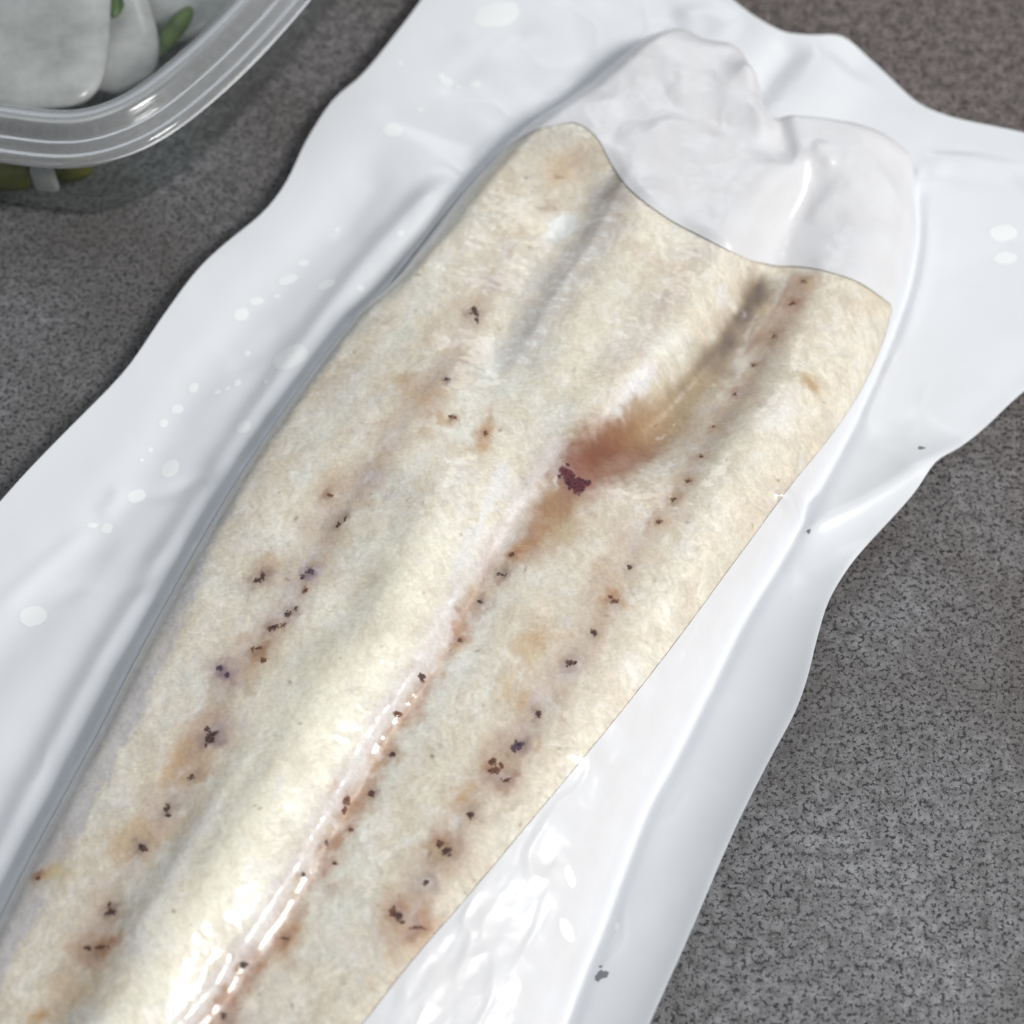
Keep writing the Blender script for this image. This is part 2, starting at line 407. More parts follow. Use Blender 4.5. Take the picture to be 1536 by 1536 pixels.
xx = node(nt, "ShaderNodeMath", operation='MULTIPLY_ADD'); link(nt, sy.outputs["X"], xx.inputs[0]); xx.inputs[1].default_value = 2.0; link(nt, big, xx.inputs[2]); link(nt, xx.outputs[0], yy.inputs[2])
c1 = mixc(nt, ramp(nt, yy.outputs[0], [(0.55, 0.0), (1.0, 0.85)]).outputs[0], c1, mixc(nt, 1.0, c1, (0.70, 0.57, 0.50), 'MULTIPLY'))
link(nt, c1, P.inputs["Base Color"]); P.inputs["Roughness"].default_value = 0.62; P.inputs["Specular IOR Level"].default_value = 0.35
n1 = bump(nt, fine, 0.35, 0.0003); n1 = bump(nt, pm, -0.5, 0.0006, n1); link(nt, n1, P.inputs["Normal"])
M_TOP = MT

# opaque white film
M_WHITE, nt, P = mat("white_film")
P.inputs["Base Color"].default_value = (0.725, 0.735, 0.755, 1); P.inputs["Roughness"].default_value = 0.33
P.inputs["Specular IOR Level"].default_value = 0.45
P.inputs["Roughness"].default_value = 0.28
tc = nt.nodes.new("ShaderNodeTexCoord").outputs["Object"]
ov = nt.nodes.new("ShaderNodeAttribute"); ov.attribute_name = "over_fish"
blot = ramp(nt, nz(110, 4, .6), [(0.3, 0.35), (0.7, 1.0)]).outputs[0]
om = node(nt, "ShaderNodeMath", operation='MULTIPLY'); link(nt, ov.outputs["Fac"], om.inputs[0]); link(nt, blot, om.inputs[1])
link(nt, mixc(nt, om.outputs[0], (0.755, 0.765, 0.785), (0.715, 0.698, 0.702)), P.inputs["Base Color"])
M_PATCH, nt, P = mat("wet_contact_patch")
P.inputs["Base Color"].default_value = (0.86, 0.865, 0.86, 1); P.inputs["Roughness"].default_value = 0.4

def schlick(nt, f0, normal=None):
    lw = nt.nodes.new("ShaderNodeLayerWeight"); lw.inputs["Blend"].default_value = 0.5
    if normal: link(nt, normal, lw.inputs["Normal"])
    p = node(nt, "ShaderNodeMath", operation='POWER'); p.inputs[1].default_value = 5.0; link(nt, lw.outputs["Facing"], p.inputs[0])
    m = node(nt, "ShaderNodeMath", operation='MULTIPLY_ADD'); link(nt, p.outputs[0], m.inputs[0]); m.inputs[1].default_value = 1 - f0; m.inputs[2].default_value = f0
    return m.outputs[0]
# clear window film: thin, so it only mirrors and lets through
M_CLEAR = bpy.data.materials.new("clear_film"); M_CLEAR.use_nodes = True; nt = M_CLEAR.node_tree; nt.nodes.clear()
out = nt.nodes.new("ShaderNodeOutputMaterial"); mx = nt.nodes.new("ShaderNodeMixShader")
tr = nt.nodes.new("ShaderNodeBsdfTransparent"); gl = nt.nodes.new("ShaderNodeBsdfGlossy"); gl.inputs["Roughness"].default_value = 0.09
tr.inputs[0].default_value = (0.985, 0.985, 0.985, 1)
tc = nt.nodes.new("ShaderNodeTexCoord").outputs["Object"]
link(nt, schlick(nt, 0.028), mx.inputs[0]); link(nt, tr.outputs[0], mx.inputs[1]); link(nt, gl.outputs[0], mx.inputs[2]); link(nt, mx.outputs[0], out.inputs[0])

# flesh: colour carried by the mesh (stains, fat, skin, painted groove shade), plus fine grain
M_FLESH, nt, P = mat("fish_flesh")
at_ = nt.nodes.new("ShaderNodeAttribute"); at_.attribute_name = "flesh_colour"
tc = nt.nodes.new("ShaderNodeTexCoord").outputs["Object"]
g1 = ramp(nt, nz(1100, 3, .7), [(0.3, 0.90), (0.7, 1.08)]).outputs[0]
col = mixc(nt, 1.0, at_.outputs["Color"], g1, 'MULTIPLY')
link(nt, col, P.inputs["Base Color"]); P.inputs["Roughness"].default_value = 0.42

nn = bump(nt, nz(300, 3, .6), 0.12, 0.0004); link(nt, nn, P.inputs["Normal"])

def plain(name, col, rough=0.5, **kw):
    m, nt, P = mat(name); P.inputs["Base Color"].default_value = (*col, 1); P.inputs["Roughness"].default_value = rough
    for k, v in kw.items(): P.inputs[k.replace("_", " ")].default_value = v
    return m, nt, P
def blood(name, c0, c1):
    m, nt, P = mat(name)
    global tc
    n = node(nt, "ShaderNodeTexNoise", Scale=1500.0, Detail=3.0); t = nt.nodes.new("ShaderNodeTexCoord"); link(nt, t.outputs["Object"], n.inputs["Vector"])
    r = ramp(nt, n.outputs["Fac"], [(0.35, c0), (0.65, c1)]); link(nt, r.outputs[0], P.inputs["Base Color"]); P.inputs["Roughness"].default_value = 0.45
    cv = nt.nodes.new("ShaderNodeAttribute"); cv.attribute_name = "cover"
    n2 = node(nt, "ShaderNodeTexNoise", Scale=800.0, Detail=3.0); link(nt, t.outputs["Object"], n2.inputs["Vector"])
    ad = node(nt, "ShaderNodeMath", operation='MULTIPLY_ADD'); link(nt, n2.outputs["Fac"], ad.inputs[0]); ad.inputs[1].default_value = 1.0; link(nt, cv.outputs["Fac"], ad.inputs[2])
    rp = ramp(nt, ad.outputs[0], [(0.52, 0.0), (1.25, 0.82)]); link(nt, rp.outputs[0], P.inputs["Alpha"])
    return m
M_BLOOD = blood("dried_blood", (0.035, 0.018, 0.018), (0.17, 0.075, 0.055))
M_BLOODR = blood("rusty_blood", (0.10, 0.03, 0.015), (0.26, 0.10, 0.05))
M_BLOODV = blood("violet_blood", (0.05, 0.03, 0.055), (0.17, 0.10, 0.14))
M_CLOT = blood("clotted_blood", (0.035, 0.006, 0.012), (0.20, 0.030, 0.045))

# ------------------------------------------------------------------ worktop
def box_slab(name, x0, x1, y0, y1, z0, z1, m):
    v = [(x0, y0, z0), (x1, y0, z0), (x1, y1, z0), (x0, y1, z0), (x0, y0, z1), (x1, y0, z1), (x1, y1, z1), (x0, y1, z1)]
    f = [(3, 2, 1, 0), (4, 5, 6, 7), (0, 1, 5, 4), (1, 2, 6, 5), (2, 3, 7, 6), (3, 0, 4, 7)]
    return mesh_obj(name, v, f, m, smooth=False)
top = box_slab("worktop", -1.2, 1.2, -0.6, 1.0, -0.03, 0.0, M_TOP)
top["kind"] = "structure"

# ------------------------------------------------------------------ pouch
pouch = thing("vacuum_pouch", "white plastic vacuum pouch with a clear window, sealed around the pale fish", "pouch")
W1 = np.array([surf(*p)[:2] for p in spline(W1p, 5)]); W2 = np.array([surf(*p)[:2] for p in spline(W2p, 4)])
FLout = fishL[:-11] + nx * 0.9
winpoly = np.vstack([FLout[2:], W1[9:], W2])
winpoly = winpoly[(winpoly - ORG) @ ax > V.min() + 14]
dwin = sdf(winpoly, GX, GY)
white = sstep(-1, 3, dwin) * fin * sstep(0, 4, dfish)
cap = white * sstep(52, 66, VV)
HFILM = HFILM + FNOISE * (0.35 + 0.65 * sstep(2, -2, dwin))
HFILM += cap * (1.0 * creased(GX, GY, 30, 91) + 0.14 * creased(GX, GY, 12, 92) + 0.03 * creased(GX, GY, 3.5, 96))
HFILM += (white - cap) * (0.45 * creased(UU * 1.6, VV * .6, 12, 93) + 0.06 * creased(UU * 1.3, VV * .7, 4.5, 94))
HFILM += (1 - fin) * np.exp(-dfish / 14) * (0.35 * np.clip(creased(GX, GY, 22, 95) - .55, 0, 1)) * sstep(1, 5, dfish)
v, f, _ = sheet(GX, GY, HFILM, np.maximum(dpack, -dwin)); wf = mesh_obj("white_film", v, f, M_WHITE, pouch)
touch = blur((fin * sstep(0, 3, dfish)).astype(np.float32), 1.5)
wf.data.attributes.new("over_fish", 'FLOAT', 'POINT').data.foreach_set("value", bil(touch, v[:, 0] / MM, v[:, 1] / MM).astype(np.float32))
v, f, _ = sheet(GX, GY, HFILM, np.maximum(dwin, dpack)); mesh_obj("window_film", v, f, M_CLEAR, pouch)
s2 = 3
v, f, _ = sheet(GX[::s2, ::s2], GY[::s2, ::s2], (np.where(fin, 0.5, np.clip(HB - 0.45, 0.35, None)))[::s2, ::s2], dpack[::s2, ::s2] + 0.15)
mesh_obj("back_film", v, f, M_WHITE, pouch)
ring = packpoly[np.concatenate([[True], np.linalg.norm(np.diff(packpoly, axis=0), axis=1) > 0.05])]
zr = bil(HFILM, ring[:, 0], ring[:, 1]); n = len(ring)
ev = np.vstack([np.column_stack([ring, zr + 0.02]), np.column_stack([ring, np.maximum(zr - 0.55, 0.1)])]) * MM
mesh_obj("seal_edge", ev, [(i, (i + 1) % n, n + (i + 1) % n, n + i) for i in range(n)], M_WHITE, pouch)

rnd = random.Random(5)
def blob(pc, rx, ry, ang, A, lift, dome, rough, seed, m, name, parent, rings=5, seg=26, lob=3):
    """irregular flat patch lying on relief A, centre pc (mm)"""
    r = random.Random(seed); ph = [r.uniform(0, 6.28) for _ in range(7)]
    vs = []; fs = []
    ca, sa = math.cos(ang), math.sin(ang)
    for k in range(rings + 1):
        q = k / rings
        for s in range(seg if k else 1):
            th = 2 * math.pi * s / seg
            w = 1 + rough * (0.5 * math.sin(2 * th + ph[0]) + 0.5 * math.sin(lob * th + ph[1]) + 0.35 * math.sin((lob + 2) * th + ph[2]) + 0.3 * math.sin((lob * 2 + 3) * th + ph[3]))
            lx, ly = rx * q * w * math.cos(th), ry * q * w * math.sin(th)
            vs.append((pc[0] + lx * ca - ly * sa, pc[1] + lx * sa + ly * ca, lift + dome * (1 - q * q)))
    qs = [1.0] + [1 - k / rings for k in range(1, rings + 1) for s in range(seg)]
    vs = np.array(vs); vs[:, 2] += bil(A, vs[:, 0], vs[:, 1])
    for s in range(seg): fs.append((0, 1 + s, 1 + (s + 1) % seg))
    for k in range(1, rings):
        a = 1 + (k - 1) * seg; b = 1 + k * seg
        for s in range(seg): fs.append((a + s, b + s, b + (s + 1) % seg, a + (s + 1) % seg))
    o = mesh_obj(name, vs * MM, fs, m, parent)
    o.data.attributes.new('cover', 'FLOAT', 'POINT').data.foreach_set('value', qs)
    return o
PX = 0.178
PATCH = [(435,535,27,22,.6),(745,22,42,24,.5),(590,195,17,13,.2),(365,640,12,11,0),(255,703,15,13,.3),(205,745,14,10,.6),(362,472,14,9,.7),(432,420,16,8,.5),(490,427,15,9,.2),(385,452,11,7,.3),
         (670,123,11,9,0),(712,127,11,8,0),(685,130,7,5,0),(290,582,8,8,0),(266,614,9,8,0),(245,635,7,7,0),(355,574,7,6,0),(50,925,18,16,0),(160,793,9,8,.4),(138,788,8,4,0),
         (225,675,4,4,0),(212,690,4,3,0),(325,588,6,4,.5),(340,583,5,3,.5),(540,433,7,5,0),(505,345,6,4,.4),(600,350,7,5,.9),(662,115,6,5,0),(1505,350,22,15,0),(1508,388,20,11,.2),(398,573,4,4,0),(370,530,6,5,0),(455,395,9,6,.4),(630,165,6,4,0),(415,445,6,4,0),(600,95,5,4,0),(855,1315,7,12,.2),(850,1395,8,13,.5),(925,1390,3,6,0)]
for k, (x, y, a, b, g) in enumerate(PATCH):
    p = surf(x, y, HFILM); blob(p, a * PX, b * PX * 1.12, g, HFILM, 0.06, 0.10, 0.10, 100 + k, M_PATCH, "wet_patch", pouch, 3, 22, 2)
M_SMUDGE, _, _ = plain("grey_smudge", (0.20, 0.205, 0.21), .6)
for k, (x, y, a, b) in enumerate([(902,1463,8,7), (1382,672,5,4), (1213,797,3,3), (901,1450,2,2)]):
    blob(surf(x, y, HFILM), a * PX, b * PX, .5, HFILM, 0.06, 0.05, 0.3, 60 + k, M_SMUDGE, "smudge", pouch, 3, 18, 3)

# ------------------------------------------------------------------ fish
fish = thing("fish_fillet", "long pale fish fillet with rows of dark blood spots, seen through the clear window", "fish")
fs_ = 0.30
fu, fv = touv(fishpoly)
U2 = np.arange(fu.min() - 2, fu.max() + 2, fs_); V2 = np.arange(max(fv.min(), V.min() + 6), fv.max() + 2, fs_)
u2, v2 = np.meshgrid(U2, V2, indexing='ij')
X2 = ORG[0] + u2 * nx[0] + v2 * ax[0]; Y2 = ORG[1] + u2 * nx[1] + v2 * ax[1]
def cubic(A, Uq, Vq):
    def taps(q, q0, n):
        t = (q - q0) / STEP; i = np.clip(np.floor(t).astype(int), 1, n - 3); f = t - i
        w = np.stack([-.5*f+f*f-.5*f**3, 1-2.5*f*f+1.5*f**3, .5*f+2*f*f-1.5*f**3, -.5*f*f+.5*f**3], 0); return i, w
    i, w = taps(Uq, U[0], A.shape[0]); B = sum(w[k][:, None] * A[i + k - 1, :] for k in range(4))
    j, w = taps(Vq, V[0], A.shape[1]); return sum(w[k][None, :] * B[:, j + k - 1] for k in range(4))
Z2 = cubic(H, U2, V2)
g = lambda A: cubic(A.astype(np.float64), U2, V2)
df2 = g(np.where(fin, -dfish, dfish)); dL2 = g(dL); dR2 = g(dR); dT2 = g(dT)
dV2, sV2, tV2 = near(vl, 14, X2, Y2)
wx = 2.2 * fbm(X2, Y2, 7, 3, 41); wy = 2.2 * fbm(X2, Y2, 7, 3, 42)     # warp for natural outlines

C = np.zeros(X2.shape + (3,), np.float32); C[:] = (0.85, 0.785, 0.65)
def tint(mask, rgb, amt=1.0):
    m = np.clip(mask * amt, 0, 1)[..., None].astype(np.float32); C[:] = C * (1 - m) + np.array(rgb, np.float32) * m
# broad variation: tan, greenish white, cream, lilac
tint(sstep(-.05, .75, fbm(X2, Y2, 17, 4, 50)), (0.70, 0.58, 0.43), 0.7)
tint(sstep(0.0, .8, fbm(X2, Y2, 20, 4, 51)), (0.81, 0.805, 0.715), 0.85)
tint(sstep(0.1, .8, fbm(X2, Y2, 24, 3, 52)), (0.88, 0.83, 0.70), 0.7)
tint(sstep(0.2, .8, fbm(X2, Y2, 8, 4, 53)), (0.78, 0.72, 0.68), 0.5)
tint(sstep(36, 6, dL2 + 8 * fbm(X2, Y2, 14, 3, 65)), (0.68, 0.60, 0.485), .55)
tint(sstep(62, 34, dR2 + 8 * fbm(X2, Y2, 15, 3, 66)), (0.75, 0.655, 0.51), .4)
fib = fbm((u2 + wx) * 1.0 + (v2 + wy) * 0.55, (v2 + wy) * 0.3 - u2 * 0.2, 1.8, 4, 54)
fib2 = fbm((u2 + 1.5 * wx) * 0.35 + v2 * 0.1, (v2 + 1.5 * wy) * 1.0 - u2 * 0.35, 1.7, 4, 55)
mott = fbm(X2 + wx, Y2 + wy, 3.2, 4, 56, .6)
wx2 = 0.9 * fbm(X2, Y2, 1.9, 3, 43); wy2 = 0.9 * fbm(X2, Y2, 1.9, 3, 44)
strk = fbm((u2 + wx) * .9 + (v2 + wy) * .9, ((v2 + wy) - (u2 + wx)) * .16, .75, 2, 45); strk2 = fbm(((u2 + wx) * .35 + (v2 + wy) * .2) * .6, (v2 + wy) * 1.1 - (u2 + wx) * .45, .8, 2, 46)
zone = sstep(-.4, .4, fbm(X2, Y2, 22, 2, 57))
C *= (1 + 0.06 * fib * zone + 0.06 * fib2 * (1 - zone) + 0.06 * mott + 0.085 * strk * (1 - zone) + 0.085 * strk2 * zone)[..., None]
fl1 = fbm((X2 + wx) * 1.0, (Y2 + wy) * 1.0, 1.1, 3, 58, .7); fl2 = fbm(X2 + 2 * wx, Y2 + 2 * wy, 9, 4, 59, .6)
tint(sstep(.45, .95, fl1) * sstep(-.2, .5, fl2), (0.90, 0.885, 0.85), .4)
tint(sstep(.1, .9, -fl2), (0.71, 0.60, 0.46), .4)
tint(sstep(.35, .9, mott), (0.87, 0.85, 0.79), .35); tint(sstep(.3, .9, -mott), (0.72, 0.62, 0.49), .35)
# grey-lilac skin rim along the left edge with a ragged border
rag = dL2 + 1.6 * fbm(v2, u2, 5, 4, 60) + 0.5 * fbm(v2, u2, 1.2, 2, 61)
rimw = 6.0 + 6.5 * sstep(10, -80, v2)
tint(sstep(rimw + 3.0, rimw - 1.0, dL2 + 1.5 * fbm(X2, Y2, 6, 3, 63)), (0.52, 0.49, 0.44), 0.45)
tint(sstep(rimw + .25, rimw - .25, rag), (0.55, 0.53, 0.545), 0.75)
tint(sstep(2.4, 1.2, rag), (0.34, 0.34, 0.36), 0.5)
tint(sstep(13, 3, dL2 + 4 * fbm(X2, Y2, 9, 3, 62)), (0.60, 0.585, 0.52), 0.45)

def spot(px, py, rx, ry, ang, rgb, amt=1.0, soft=1.0, warp=1.0):
    """a stain: measured centre, radii in photo pixels, angle in the picture (radians, counter-clockwise)"""
    p = surf(px, py); q = p[:2] - ORG; cu, cv = q @ nx, q @ ax
    R = max(rx, ry) * PX * 2.6 + 3 * warp
    i0, i1 = np.searchsorted(U2, [cu - R, cu + R]); j0, j1 = np.searchsorted(V2, [cv - R, cv + R])
    if i1 <= i0 or j1 <= j0: return
    sl = (slice(i0, i1), slice(j0, j1))
    kf = min(1, max(rx, ry) * PX / 3); x = X2[sl] - p[0] + warp * (0.5 * wx[sl] * kf + wx2[sl] * min(1, kf * 2)); y = Y2[sl] - p[1] + warp * (0.5 * wy[sl] * kf + wy2[sl] * min(1, kf * 2))
    y = y * math.cos(TILT)
    ca, sa = math.cos(ang), math.sin(ang)
    a = (x * ca + y * sa) / (rx * PX); b = (-x * sa + y * ca) / (ry * PX)
    r = np.sqrt(a * a + b * b)
    m = np.exp(-(r ** 2) * 1.1) if soft >= 1 else sstep(1 + soft, 1 - soft, r)
    m = np.clip(m * (amt * 1.35 if max(rx, ry) > 6 and sum(rgb) < 1.6 else amt), 0, 1)[..., None].astype(np.float32)
    C[sl] = C[sl] * (1 - m) + np.array(rgb, np.float32) * m
def band(pts, w1, w2, rgb, amt, z=17.0, nsc=4, nam=.6, seed=70):
    d, s, t = near(pts, max(w1, w2) * PX * 4.5, X2, Y2, z, 3)
    w = np.where(s > 0, w2, w1) * PX; w = w * (1 + nam * fbm(X2, Y2, nsc, 3, seed))
    tint(np.exp(-(d / np.maximum(w, .1)) ** 2) * sstep(0, .12, t) * sstep(0, .12, 1 - t), rgb, amt)

TAN = (0.66, 0.50, 0.32); ORA = (0.56, 0.33, 0.15); BRN = (0.40, 0.22, 0.12); RST = (0.36, 0.15, 0.075)
LIL = (0.74, 0.67, 0.66); WHT = (0.89, 0.87, 0.84); GRN = (0.81, 0.805, 0.70); GRY = (0.44, 0.40, 0.36); CRM = (0.88, 0.84, 0.68)
# cavity panel, silver lining, and the groove with its shade painted dark brown
band([(930,400),(860,520),(800,640)], 70, 90, (0.75, 0.68, 0.53), .6, 13)
band([(1050,400),(1010,470),(960,560),(900,620)], 14, 20, (0.66, 0.52, 0.42), .5, 13, 3)
band(VRp[2:8], 38, 16, (0.36, 0.27, 0.18), .85, 13, 5)
band(VRp[2:8], 28, 15, (0.21, 0.15, 0.10), .9, 13, 6, .4, 71)
band(VRp[2:7], 10, 8, (0.13, 0.10, 0.09), .7, 12, 3)
band([(1185,420),(1142,495),(1087,565)], 7, 6, LIL, .45, 13, 3, 1.0)
band(VLp, 26, 34, (0.58, 0.545, 0.53), .75, 15, 5)
band([(905,215),(935,262),(905,335)], 26, 14, (0.42, 0.36, 0.29), .7, 15, 5)
st = np.clip(fbm(u2 * .35 + v2 * .25, v2 * 1.1 - u2 * .3, 1.3, 2, 77), 0, 1) * np.exp(-((dV2 - 1.5) / 3.5) ** 2) * (tV2 > .05) * (tV2 < .8)
tint(sstep(.05, .7, st), (0.85, 0.84, 0.80), .6)
band([(1215,410),(1180,480),(1120,560)], 16, 12, (0.50, 0.36, 0.27), .6, 14, 4)
band([(1195,405),(1160,470),(1110,545)], 6, 5, (0.45, 0.28, 0.22), .7, 14, 3)
band([(1215,410),(1180,480),(1120,580),(1060,680),(1010,750),(975,800)], 9, 9, (0.46, 0.31, 0.24), .8, 16, 4, .8)
# stain fan round the clot
spot(985,635,70,30,.6,(0.50,0.385,0.235),.45,1,1.2); spot(935,668,66,34,.4, (0.38,0.20,0.10), .95, 1, 1.4); spot(915,690,70,34,.42, (0.30,0.13,0.065), .95); spot(900,690,58,30,.38, (0.21,0.07,0.035), .95); spot(955,662,38,20,.5,(0.26,0.12,0.055),.9); spot(872,705,30,24,.3,(0.24,0.08,0.05),.85); spot(985,645,50,24,.6, (0.48,0.33,0.19), .6); spot(1040,590,50,22,.75,(0.46,0.36,0.22),.6)
spot(838,765,60,38,.9, (0.42,0.25,0.14), .9); spot(800,800,50,22,.8, (0.42,0.22,0.11), .85); spot(850,800,36,22,.3,(0.60,0.48,0.30),.6)
spot(930,700,40,14,.5,(0.42,0.25,0.18),.6); spot(860,722,34,18,-.6,(0.33,0.14,0.14),.55)
band([(850,665),(800,730),(770,775),(740,830),(700,895)], 20, 12, (0.74,0.68,0.66), .8, 18, 4)
band([(760,700),(735,770),(700,840),(672,905)], 12, 8, WHT, .85, 19, 4, .8)
spot(770,830,14,8,.8, ORA,.8); spot(768,832,5,3,.8, BRN,.8)
# pale edge of the left half along the seam, rusty line on its right
SE = [(120,1800),(200,1665),(286,1536),(338,1462),(396,1388),(449,1300),(494,1218),(534,1150),(572,1088),(634,998),(684,895),(720,830)]
band([(p[0] + 8, p[1] + 4) for p in SE], 13, 12, (0.76,0.69,0.67), .9, 19, 5, .45)
band([(p[0] + 30, p[1] + 10) for p in SE], 13, 20, (0.47,0.29,0.19), .85, 16, 5, .9, 73)
band([(p[0] + 24, p[1] + 8) for p in SE], 5, 8, (0.38,0.23,0.14), .65, 16, 3, 1.0, 74)
band([(p[0] - 60, p[1] - 25) for p in SE], 50, 26, CRM, .7, 20, 8, .4, 75)
band([(640,760),(590,900),(520,1020),(420,1180),(300,1380)], 60, 60, CRM, .55, 20, 9, .4, 76)
# greenish pale strip on the right half beside the seam
band([(760,870),(700,980),(640,1080),(560,1200),(450,1360),(350,1500)], 30, 44, GRN, .75, 16, 7, .5, 78)
band([(760,900),(690,1010),(600,1150)], 12, 12, WHT, .35, 16, 3, 1.0, 79)
# lilac-tan row under the spots, both sides
band(LATL, 34, 30, (0.64,0.51,0.39), .75, 19, 7, .7, 80); band(LATL, 9, 9, LIL, .3, 19, 4, 1.2, 81)
band(LATR, 34, 30, (0.65,0.525,0.39), .7, 18, 7, .7, 82); band(LATR, 10, 9, LIL, .25, 18, 4, 1.2, 83)
band([(180,1470),(260,1340),(340,1200)], 12, 10, WHT, .5, 20, 4, .9, 84)
band([(690,350),(610,500),(500,650),(420,800)], 18, 16, GRN, .6, 18, 6, .8, 85)
for s in [(845,345,26,20,.9,(0.86,0.87,0.83),1,.12),(850,330,14,12,0,(0.86,0.87,0.83),.9,.2),(757,375,14,20,0,(0.75,0.70,0.72),.8,1),(725,420,14,24,.9,(0.66,0.58,0.58),.6,1),
          (840,255,36,30,.5,TAN,.7,1),(870,235,30,20,.2,(0.62,0.48,0.36),.6,1),(840,265,12,8,0,(0.45,0.30,0.2),.7,1),(820,315,26,12,.6,(0.5,0.38,0.28),.55,1),(770,350,40,24,.8,TAN,.45,1),
          (640,590,34,20,-.3,ORA,.5,1),(600,570,20,12,0,TAN,.7,1),(655,625,26,8,-.3,ORA,.45,1),(730,650,16,26,-.2,ORA,.62,1),(722,670,12,12,0,ORA,.6,1),(735,625,7,12,0,BRN,.5,1),
          (555,715,30,22,.3,(0.48,0.36,0.33),.55,1),(565,715,14,12,0,LIL,.5,1),(500,720,40,30,.5,TAN,.4,1),(470,855,22,16,.3,(0.48,0.37,0.40),.7,1),(465,862,9,7,0,(0.25,0.18,0.24),.6,1),
          (400,850,26,18,.4,TAN,.7,1),(440,905,18,24,.9,LIL,.6,1),(385,990,22,22,0,ORA,.7,1),(392,985,10,14,0,RST,.5,1),(372,1010,22,12,.3,TAN,.6,1),(340,1010,30,18,-.4,(0.47,0.34,0.32),.6,1),
          (335,1008,14,9,-.6,(0.33,0.19,0.22),.7,1),(310,1105,36,26,.4,(0.55,0.36,0.24),.75,1),(318,1112,18,14,.3,(0.30,0.20,0.25),.6,1),(270,1150,28,26,.5,ORA,.55,1),(290,1165,26,16,.2,ORA,.5,1),
          (250,1215,20,18,0,LIL,.6,1),(225,1255,44,24,.2,ORA,.5,1),(200,1260,34,22,.4,TAN,.7,1),(75,1315,24,12,.2,(0.62,0.50,0.28),.7,1),(57,1317,8,5,0,BRN,.7,1),(165,1365,12,16,0,(0.5,0.34,0.24),.5,1),
          (145,1421,30,10,.05,ORA,.8,1),(152,1421,12,4,.1,RST,.8,1),(110,1490,34,22,.3,TAN,.6,1),(65,1525,20,14,0,ORA,.6,1),(100,1270,14,22,.3,(0.55,0.43,0.35),.5,1),(135,1430,40,26,0,(0.58,0.42,0.27),.35,1),
          (915,895,14,16,-.6,ORA,.6,1),(805,960,26,18,.7,ORA,.5,1),(790,985,20,26,.2,TAN,.6,1),(855,1000,20,18,0,LIL,.8,1),(785,1055,12,14,0,ORA,.55,1),(760,1040,22,22,.6,TAN,.6,1),(775,1120,20,14,.4,(0.42,0.28,0.28),.75,1),
          (770,1115,34,24,.3,TAN,.5,1),(742,1150,18,20,.8,(0.46,0.25,0.16),.75,1),(760,1168,14,5,.35,RST,.7,.5),(745,1165,12,10,0,(0.38,0.27,0.30),.6,1),(700,1195,20,16,.5,ORA,.5,1),(660,1260,14,16,.9,(0.45,0.24,0.18),.7,1),
          (670,1275,24,18,.3,LIL,.5,1),(600,1378,24,20,.4,ORA,.75,1),(598,1375,12,12,.3,RST,.6,1),(625,1392,16,5,.1,RST,.65,.5),(640,1330,14,12,0,(0.62,0.62,0.62),.5,1),
          (1215,572,20,14,-.3,(0.52,0.36,0.2),.75,1),(1165,620,40,26,.5,WHT,.6,1),(960,580,34,12,.75,(0.84,0.82,0.82),.85,.6),(925,610,24,10,.8,(0.80,0.77,0.77),.7,1),(945,1000,20,16,0,WHT,.6,1),
          (1085,445,16,10,.5,WHT,.8,.5),(1095,850,40,30,.5,(0.74,0.68,0.56),.5,1),(1070,700,60,40,.8,(0.70,0.70,0.58),.4,1),(680,250,10,30,0,GRN,.4,1),(700,305,60,24,.9,GRN,.7,1),(600,420,50,18,.9,GRN,.5,1),
          (750,570,30,50,.9,(0.77,0.77,0.66),.7,1),(700,640,24,30,.8,(0.78,0.78,0.68),.5,1),(560,600,30,12,.9,(0.80,0.79,0.75),.6,1),(540,560,12,10,0,WHT,.5,1),(450,1010,60,80,.6,CRM,.5,1),(820,640,40,12,.5,LIL,.4,1),
          (690,945,16,14,.9,(0.5,0.30,0.18),.75,1),(680,965,20,8,-.4,ORA,.5,1),(635,1015,14,12,.9,(0.45,0.27,0.16),.7,1),(600,1070,22,10,.9,(0.46,0.27,0.16),.75,1),(565,1140,20,9,.9,ORA,.7,1),(520,1195,20,18,.9,(0.48,0.28,0.20),.8,1),(545,1190,14,6,.3,(0.50,0.30,0.22),.6,1),(490,1265,16,10,.8,ORA,.6,1),
          (480,1290,14,14,0,(0.58,0.44,0.34),.6,1),(430,1400,26,12,0,TAN,.5,1),(370,1450,16,12,.8,(0.5,0.36,0.3),.6,1),(340,1520,14,16,.8,(0.48,0.33,0.28),.6,1),(460,1310,30,40,.8,(0.66,0.56,0.47),.4,1)]:
    spot(*s[:7], soft=s[7])
D, Rr, Vv = M_BLOOD, M_BLOODR, M_BLOODV
